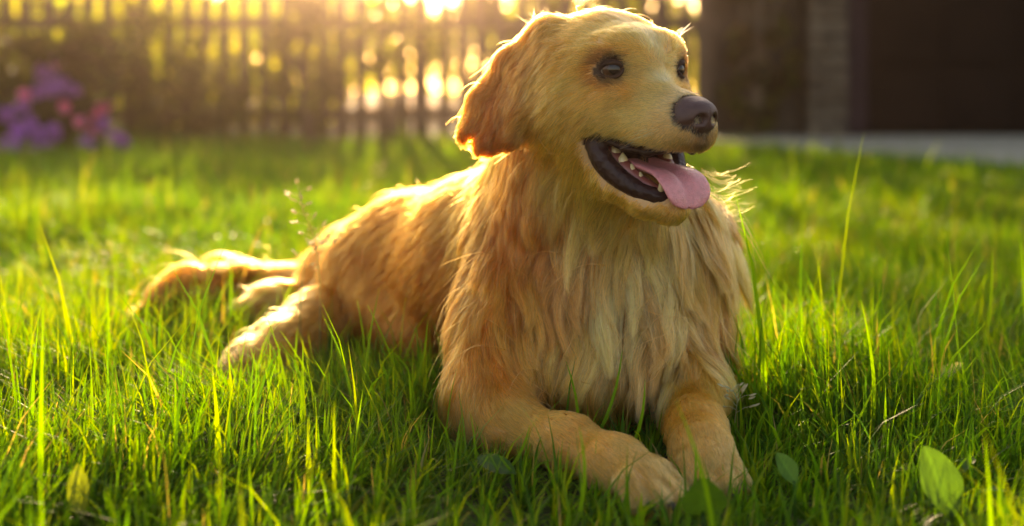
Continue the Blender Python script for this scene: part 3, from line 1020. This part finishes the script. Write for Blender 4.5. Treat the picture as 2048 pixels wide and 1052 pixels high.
    for i in range(60):
        y0_ = rng.uniform(335, 455); a = W(1418 + rng.uniform(-18, 12), y0_, 1.455 + rng.normal(0, .02))
        ln_ = rng.uniform(25, 85); ang_ = rng.normal(.15, .25)
        wisp(a, W(1430 + ln_, y0_ + ln_ * ang_, 1.455 + rng.normal(0, .02)), np.array([0, 0, -.008 - .01 * rng.random()]), PALE * 1.05, 'neck', .004)
    for i in range(34):
        x0_ = rng.uniform(1060, 1120); a = W(x0_, rng.uniform(45, 70), 1.40 + rng.normal(0, .012))
        wisp(a, W(x0_ + rng.normal(-8, 26), rng.uniform(8, 42), 1.40 + rng.normal(0, .02)), np.array([rng.normal(0, .004), 0, .003]), PALE, 'face', .004)
    for i in range(110):
        f_ = rng.random(); x0_ = 1050 - f_ * 95; y0_ = 85 + f_ * 165
        a = W(x0_, y0_, 1.425); ln_ = rng.uniform(12, 42)
        wisp(a, W(x0_ - ln_, y0_ + ln_ * rng.uniform(-.2, .8), 1.43 + rng.normal(0, .01)), np.array([0, 0, .002]), PALE, 'ear', .02)
    for i in range(14):
        f_ = rng.uniform(.045, .075); a = H(f_, -.040, rng.uniform(-.082, -.060))
        wisp(a, a + HV(-.25, -1, rng.uniform(-.5, .0)) * rng.uniform(.02, .045), np.array([0, 0, .004]), np.array([.7, .62, .5]), 'face', .01)
    for i in range(5):
        a = H(-.002, .036, .030) + rng.normal(0, .004, 3)
        wisp(a, a + HV(.15, .75, rng.uniform(.3, 1.0)) * rng.uniform(.02, .040), np.array([0, 0, .004]), np.array([.6, .5, .35]), 'face', .002)
    PTS = np.concatenate([PTS, np.array(ex_p)]); CC = np.concatenate([CC, np.array(ex_c)])
    REG = np.concatenate([REG, np.array(ex_r, dtype=object)]); LL = np.concatenate([LL, np.array(ex_l)])
    # the dark patch round the eyes and the whisker bed
    he = np.min([np.linalg.norm(PTS[:, 0] - (e_ + eye_dir(sg) * .008), axis=1) for e_, sg in zip(EYES, (-1, 1))], axis=0)
    CC = CC * (1 - .72 * np.exp(-((he - .016).clip(0) / .009) ** 2))[:, None]
    hq = toH(PTS[:, 0])
    ph_ = np.linalg.norm((hq - np.array([.092, 0, -.080])) * [1, 1.1, .8], axis=1)
    CC = CC * (1 - .75 * np.exp(-(ph_ / .016) ** 2))[:, None]
    sp_ = np.min([np.linalg.norm(hq - np.array([.022, s_ * .034, -.026]), axis=1) for s_ in (-1, 1)], axis=0)
    CC = CC * (1 - np.exp(-(sp_ / .018) ** 2)[:, None] * np.array([.22, .32, .42]))
    mz = np.clip((hq[:, 0] - .045) / .03, 0, 1) * (REG == 'face')
    CC = CC + mz[:, None] * np.array([-.02, .01, .03])
    # pale blaze up the forehead, paler muzzle sides
    isf = (REG == 'face')
    bl = np.exp(-(hq[:, 1] / .016) ** 2) * (hq[:, 2] > -.02) * isf
    CC = CC + bl[:, None] * np.array([.10, .10, .09])
    CC = np.clip(CC, 0, .92) ** 1.33
    RAD = np.clip(.00016 + LL * .0030, .00018, .00032)
    RAD[-len(ex_p):] = .00011
    prof = np.clip(np.array([1, 1, .97, .92, .85, .74, .6, .42, .14]), 0, 1)
    def fur_obj(name, mask):
        k = int(mask.sum())
        if not k:
            return
        hc = bpy.data.hair_curves.new(name)
        hc.add_curves([NS + 1] * k)
        hc.points.foreach_set('position', PTS[mask].astype(np.float32).ravel())
        ra = hc.attributes.get('radius') or hc.attributes.new('radius', 'FLOAT', 'POINT')
        ra.data.foreach_set('value', (RAD[mask][:, None] * prof[None]).astype(np.float32).ravel())
        ca = hc.attributes.new('tint', 'FLOAT_COLOR', 'CURVE')
        ca.data.foreach_set('color', np.c_[CC[mask], np.ones(k)].astype(np.float32).ravel())
        hc.materials.append(M['fur'])
        o = bpy.data.objects.new(name, hc)
        col.objects.link(o)
        o.parent = dog
    for name, keys in (('coat', ('coat',)), ('chest_fur', ('chest',)), ('neck_fur', ('neck',)), ('face_fur', ('face',)), ('ear_fur', ('ear',)), ('ear_fur', ('far_ear',)), ('leg_fur', ('foreleg',)), ('leg_fur', ('hind_leg',)), ('haunch_fur', ('haunch',)), ('tail_fur', ('tail',))):
        fur_obj(name, np.isin(REG.astype(str), keys))

# ------------------------------------------------------------------ lawn
def blades(x, y, h, w, lean, az, tint, rows=4):
    """curved tapering blades; returns V, F, C"""
    n = len(x)
    t = np.linspace(0, 1, rows)
    d = np.stack([np.cos(az), np.sin(az)], 1)
    fa = az + np.pi / 2 + rng.normal(0, .5, n)
    sd = np.stack([np.cos(fa), np.sin(fa)], 1)
    V_ = np.zeros((n, rows * 2 - 1, 3), np.float32)
    for k, tk in enumerate(t):
        cx = x + d[:, 0] * lean * h * tk ** 2
        cy_ = y + d[:, 1] * lean * h * tk ** 2
        cz = h * (tk - .38 * np.minimum(lean, 1.4) * tk ** 2)
        ww = w * (1 - tk ** 1.6) * (.75 + .5 * min(tk * 3, 1) * (1 - tk)) * .5
        if k < rows - 1:
            V_[:, 2 * k] = np.stack([cx - sd[:, 0] * ww, cy_ - sd[:, 1] * ww, cz], 1)
            V_[:, 2 * k + 1] = np.stack([cx + sd[:, 0] * ww, cy_ + sd[:, 1] * ww, cz], 1)
        else:
            V_[:, 2 * k] = np.stack([cx, cy_, cz], 1)
    m = rows * 2 - 1
    f = []
    for k in range(rows - 2):
        f += [[2 * k, 2 * k + 1, 2 * k + 3], [2 * k, 2 * k + 3, 2 * k + 2]]
    f.append([2 * rows - 4, 2 * rows - 3, 2 * rows - 2])
    F_ = (np.arange(n)[:, None, None] * m + np.array(f)[None]).reshape(-1, 3)
    C_ = np.repeat(tint, m, axis=0)
    return V_, F_, C_

def scatter(y0, y1, dens, spread=.47):
    a = 0.5 * (y1 ** 2 - y0 ** 2) * 2 * spread
    n = int(a * dens)
    yy = np.sqrt(rng.random(n) * (y1 ** 2 - y0 ** 2) + y0 ** 2)
    xx = (rng.random(n) * 2 - 1) * spread * yy
    return xx, yy

GREENS = np.array([(.050, .132, .010), (.070, .155, .011), (.034, .102, .011), (.105, .165, .012)])
parts = []
voff = 0
bands = [(.62, 1.15, 31000, .072, .0038, 4), (1.15, 2.3, 36000, .094, .0040, 4), (2.3, 3.6, 14000, .090, .0052, 4), (3.6, 5.6, 6500, .095, .0060, 3), (5.6, 7.7, 3400, .10, .0085, 3)]
if QUICK:
    bands = [(a, b, c_ * .35, d, e * 1.6, f) for a, b, c_, d, e, f in bands]
for (y0, y1, dens_, hm, wm, rows) in bands:
    x, y = scatter(y0, y1, dens_)
    P2 = np.c_[x, y]
    patch = vnoise(P2, 2.6, 31)
    fine = vnoise(P2, 9, 33)
    # tufts: pull blades towards jittered tuft centres
    cell = .034 if y0 < 2.2 else .06
    cx = (np.floor(x / cell) + .5 + .35 * np.sin(np.floor(y / cell) * 12.9)) * cell
    cy_ = (np.floor(y / cell) + .5 + .35 * np.sin(np.floor(x / cell) * 7.3)) * cell
    x = x + (cx - x) * .5; y = y + (cy_ - y) * .5
    keep = np.ones(len(x), bool)
    # paving and dog footprint
    edge = np.interp(x, pv[:5, 0], pv[:5, 1], left=99)
    keep &= ~((x > 1.22) & (y > edge + .03))
    h = hm * (.45 + 1.0 * patch) * (.55 + .55 * fine) * np.exp(rng.normal(0, .28, len(x)))
    tall = rng.random(len(x)) < .018
    h[tall] *= 1.7
    w = wm * (.5 + .7 * rng.random(len(x)) + .9 * (rng.random(len(x)) < .10))
    lean = np.abs(rng.normal(.55, .48, len(x)))
    lean = np.minimum(lean, .075 / np.maximum(h, .01))
    az = np.arctan2(y - cy_, x - cx) + rng.normal(0, .8, len(x))
    # mat of broken, lying blades
    low = rng.random(len(x)) < .22
    lean[low] = 1.3 + .7 * rng.random(low.sum()); h[low] *= .5; h[low] = np.minimum(h[low], .035)
    if y0 < 2.3:
        foot = dogf(np.c_[x, y, np.full(len(x), .030)])
        foot2 = dogf(np.c_[x, y, np.full(len(x), .075)])
        under = (foot < -.004) | (foot2 < .0)
        keep &= ~under
        near = np.clip(foot / .06, 0, 1)
        h *= .65 + .35 * near
        front = (x > -.09) & (x < .33) & (y < 1.40) & (y > .98)
        h[front] *= np.where(y[front] < 1.13, .95, .72)
        for lx, ly in ((.394, 1.09), (.253, 1.12), (-.385, 1.06), (.166, 1.035)):
            cover = (np.abs(x - lx * y / ly) < .026) & (y < ly) & (y > ly - .16)
            h[cover] *= .45
        tip = np.c_[x + np.cos(az) * lean * h, y + np.sin(az) * lean * h, h * .7]
        keep &= dogf(tip) > -.004
    tint = GREENS[rng.integers(0, 4, len(x))] * (.75 + .5 * rng.random((len(x), 1))) * (.8 + .4 * fine[:, None])
    dry = rng.random(len(x)) < .035
    tint[dry] = np.array([.26, .21, .09]) * (.6 + .7 * rng.random((dry.sum(), 1)))
    warm = vnoise(P2, 1.3, 40)[:, None]
    tint = tint * (1 + (warm - .5) * np.array([.7, .15, 0]))
    k = keep
    parts.append(blades(x[k], y[k], h[k], w[k], lean[k], az[k], tint[k], rows))
# small weed leaves in the sward
nw_ = 2600
x, y = scatter(.8, 3.2, nw_ / (3.2 ** 2 - .8 ** 2) / .47)
pw_ = vnoise(np.c_[x, y], 3.5, 55) > .52
x, y = x[pw_], y[pw_]
z_ = .012 + .045 * rng.random(len(x))
k_ = dogf(np.c_[x, y, z_]) > .004
x, y, z_ = x[k_], y[k_], z_[k_]
v_, f_, c_ = leaves_mesh(np.c_[x, y, z_], np.tile([0, -.25, 1.0], (len(x), 1)), .021, GREENS[rng.integers(0, 3, len(x))] * np.array([.75, .95, 1.3]), .35)
parts.append((v_.astype(np.float32), f_, c_))
# single tall blades by the dog, as they stand before its coat
sp = [(1142, 835, 1132, 722, 1.30), (1195, 845, 1245, 700, 1.30), (828, 735, 856, 640, 1.42), (884, 752, 899, 690, 1.40), (716, 690, 714, 600, 1.50), (520, 760, 540, 682, 1.50), (1150, 985, 1158, 850, 1.08),
      (1740, 850, 1722, 600, 1.35), (1660, 720, 1615, 560, 1.55), (1395, 985, 1352, 800, .99), (600, 745, 560, 660, 1.45), (780, 745, 735, 610, 1.46), (1950, 760, 1985, 500, 1.6), (1262, 860, 1290, 760, 1.25), (1010, 930, 1060, 850, 1.2), (170, 620, 130, 500, 1.8)]
for (bx, by, tx_, ty_, Yd) in sp:
    b = W(bx, by, Yd); t_ = W(tx_, ty_, Yd - .01)
    g0 = b - (t_ - b) * (b[2] / max(t_[2] - b[2], .01)) * .9
    g0[2] = max(g0[2], 0)
    hh = t_[2]
    kk = np.linspace(0, 1, 7)
    ctr = g0 + np.outer(kk, t_ - g0) + np.outer(np.sin(kk * np.pi) * .008, [1, 0, 0])
    sd = np.array([.8, -.6, 0])
    ww = .0021 * (1 - kk ** 3) + .0002
    Vv = np.stack([ctr - sd * ww[:, None], ctr + sd * ww[:, None]], 1).reshape(-1, 3)
    Ff = np.array([[[2 * i, 2 * i + 1, 2 * i + 3], [2 * i, 2 * i + 3, 2 * i + 2]] for i in range(6)]).reshape(-1, 3)
    parts.append((Vv.reshape(1, -1, 3).astype(np.float32), Ff, np.tile(GREENS[1] * 1.1, (len(Vv), 1))))
# loose tall blades crossing the paws and forelegs
nb_ = 170
bx = rng.uniform(-.16, .34, nb_); by = rng.uniform(.98, 1.30, nb_)
hb = rng.uniform(.055, .115, nb_); lb = np.abs(rng.normal(.5, .3, nb_)); ab = rng.random(nb_) * 6.28
kb = (dogf(np.c_[bx, by, np.full(nb_, .03)]) > .006) & (dogf(np.c_[bx + np.cos(ab) * lb * hb, by + np.sin(ab) * lb * hb, hb * .7]) > .002)
parts.append(blades(bx[kb], by[kb], hb[kb], np.full(kb.sum(), .0036), lb[kb], ab[kb], GREENS[rng.integers(0, 4, kb.sum())], 4))
Vs, Fs, Cs, off_ = [], [], [], 0
for v_, f_, c_ in parts:
    v_ = v_.reshape(-1, 3)
    Vs.append(v_); Fs.append(f_ + off_); Cs.append(c_); off_ += len(v_)
lawn = add('grass', mesh_data('grass', np.concatenate(Vs), np.concatenate(Fs), True, np.concatenate(Cs)), M['grass'])
lawn['kind'] = 'stuff'
lawn['label'] = 'green lawn grass with tall uneven blades around the dog'
lawn['category'] = 'grass'
print('grass tris', len(lawn.data.polygons))

# ------------------------------------------------------------------ broad leaves, dry leaf, seed heads
def broad_leaf(name, label, cat, base, tip, width, tint, curl=.15, round_=1.0, grp=None, stalk=None):
    base = np.asarray(base, float); tip = np.asarray(tip, float)
    ax = tip - base; L_ = np.linalg.norm(ax); a = ax / L_
    nn = unit(np.cross(a, np.cross(np.array([0, -.65, .75]), a)))
    sd = np.cross(a, nn)
    nu, nv = 14, 8
    Vv, cv = [], []
    for i in range(nu + 1):
        t = i / nu
        w = width * (np.sin(np.pi * min(max(t * .97 + .015, 0), 1) ** round_)) ** .75
        for j in range(nv + 1):
            s = j / nv * 2 - 1
            rip = .05 * width * math.sin(t * 14 + s * 2) * abs(s)
            p_ = base + a * L_ * t + sd * w * s + nn * (abs(s) * w * .28 - curl * L_ * t * t + rip)
            Vv.append(p_)
            vein = 1 + .35 * math.exp(-(s / .06) ** 2) + .10 * math.cos(t * 40 + abs(s) * 9)
            cv.append(np.asarray(tint) * vein * (.9 + .2 * rng.random()))
    Ff = [[i * (nv + 1) + j, i * (nv + 1) + j + 1, (i + 1) * (nv + 1) + j + 1, (i + 1) * (nv + 1) + j] for i in range(nu) for j in range(nv)]
    if stalk is None:
        o = add(name, mesh_data(name, np.array(Vv), np.array(Ff), True, np.array(cv)), M['leaf'])
        return tag(o, label, cat, grp)
    t = thing(name, label, cat, tuple(stalk), grp)
    s0 = np.asarray(stalk, float)
    add('blade', mesh_data('blade', np.array(Vv) - s0, np.array(Ff), True, np.array(cv)), M['leaf'], t)
    P_ = spline_([s0 - s0, (base - s0) * [.3, .3, .7], base + a * .004 - s0], 6)
    Vt, Ft = tube_arrays(P_, np.linspace(.0022, .0014, 6), 6)
    me_ = mesh_data('stalk', Vt, Ft, True, np.tile(np.asarray(tint) * .9, (len(Vt), 1)))
    add('stalk', me_, M['leaf'], t)
    return t
G2 = np.array([.045, .12, .02])
def gz(p, z=0.0):
    q = np.array(p, float); q[2] = z; return q
broad_leaf('broad_leaf', 'large ribbed green leaf standing up in the grass beyond the paws', 'leaf', W(1905, 1035, 1.08), W(1852, 892, 1.10), .020, G2 * .6, .05, 1.0, None, gz(W(1910, 1046, 1.08)))
broad_leaf('broad_leaf', 'round dark green leaf in front of the crossed paws', 'leaf', W(1405, 1030, 1.04), W(1408, 955, 1.03), .020, G2 * .55, .02, .8, None, gz(W(1405, 1046, 1.03)))
broad_leaf('broad_leaf', 'small green leaf low in the grass beside the paw', 'leaf', W(1592, 968, 1.12), W(1555, 905, 1.13), .010, G2 * 1.2, .05, 1.0, None, gz(W(1590, 985, 1.12)))
broad_leaf('broad_leaf', 'bright yellow green leaf standing alone in the sunny grass', 'leaf', W(160, 1035, 1.06), W(155, 928, 1.07), .010, np.array([.075, .11, .012]), .04, 1.0, None, gz(W(160, 1048, 1.12)))
broad_leaf('broad_leaf', 'blue green leaf lying flat under the grass on the shady side', 'leaf', W(1905, 800, 1.52), W(1975, 830, 1.45), .020, G2 * np.array([.9, 1, 2.2]), .02, 1.0, None, gz(W(1900, 815, 1.54)))
broad_leaf('broad_leaf', 'dark broad leaf pressed beside the dog\'s elbow', 'leaf', W(955, 915, 1.20), W(1030, 945, 1.17), .010, G2 * .9, .03, 1.0, None, gz(W(950, 925, 1.2)))
broad_leaf('dry_leaf', 'pale dry curled leaf caught on top of the grass', 'leaf', W(1858, 762, 1.5), W(1926, 730, 1.5), .008, np.array([.46, .42, .32]), -.12, 1.0)

def seed_head(label, pts, Yd, n_side):
    P0 = [W(px_, py_, Yd) for px_, py_ in pts]
    P0 = [gz(P0[0])] + P0
    t = thing('seeding_grass', label, 'grass', tuple(P0[0]), 'seeding grass stalks')
    C = np.array(P0) - P0[0]
    Vt, Ft = tube_arrays(C, np.linspace(.0009, .0004, len(C)), 5)
    add('stalk', mesh_data('stalk', Vt, Ft, True, np.tile([.25, .23, .12], (len(Vt), 1))), M['straw'], t)
    Vv, Ff, cv = [], [], []
    L_ = len(C)
    for i in range(n_side):
        f = .45 + .55 * i / n_side
        q = f * (L_ - 1); k = min(int(q), L_ - 2)
        b = C[k] + (C[k + 1] - C[k]) * (q - k)
        d = unit(np.array([rng.normal(0, 1), rng.normal(0, .6), .45]))
        ln = .008 + .018 * (1 - f + .2)
        e_ = b + d * ln
        V1, F1 = tube_arrays([b, (b + e_) / 2 + [0, 0, .002], e_], [.0003, .00025, .0002], 4)
        o_ = sum(len(v) for v in Vv); Vv.append(V1); Ff.append(F1[0] + o_)
        for m_ in range(2):
            c0 = e_ + rng.normal(0, .0025, 3)
            V1, F1 = tube_arrays([c0 - d * .0035, c0 - d * .001, c0 + d * .002, c0 + d * .005], [.0003, .0013, .0011, .0002], 5)
            o_ = sum(len(v) for v in Vv); Vv.append(V1); Ff.append(F1[0] + o_)
    Vv = np.concatenate(Vv)
    add('spikelets', mesh_data('spikelets', Vv, np.concatenate(Ff), True, np.tile([.42, .38, .28], (len(Vv), 1))), M['straw'], t)['kind'] = 'stuff'
seed_head('tall seeding grass stalk with pale open panicle behind the dog\'s back', [(640, 560), (628, 470), (605, 420), (596, 372)], 1.62, 16)
seed_head('short seeding grass stalk with drooping head close to the dog\'s rump', [(600, 600), (610, 520), (635, 490), (672, 484)], 1.66, 12)
seed_head('blurred seeding grass stalk on the lawn between dog and fence', [(742, 420), (745, 380), (758, 345), (765, 325)], 3.2, 14)
seed_head('dry seeding stalk in the shaded grass beside the dog\'s chest', [(1470, 840), (1475, 800), (1465, 775)], 1.35, 10)
seed_head('pale seeding tuft standing in the sunny grass before the tail', [(225, 560), (222, 520), (224, 490)], 2.0, 9)

# ------------------------------------------------------------------ haze added to spread a glow round the sun
hz = [-GX - 1, GX + 1, GY0 - 1, GY1 + 1, -1.0, 4.2]
Vb, Fb = box_arrays(*hz)
m, n, l, p, out = new_mat('haze')
n.remove(p)
v_ = n.new('ShaderNodeVolumePrincipled')
v_.inputs['Color'].default_value = (1.0, .76, .62, 1)
v_.inputs['Density'].default_value = .0062
v_.inputs['Anisotropy'].default_value = .975
l.new(v_.outputs[0], out.inputs['Volume'])
hzo = add('haze', mesh_data('haze', Vb, Fb, False), m)
hzo['kind'] = 'stuff'
hzo['label'] = 'warm haze added to the garden air for the sun glow'
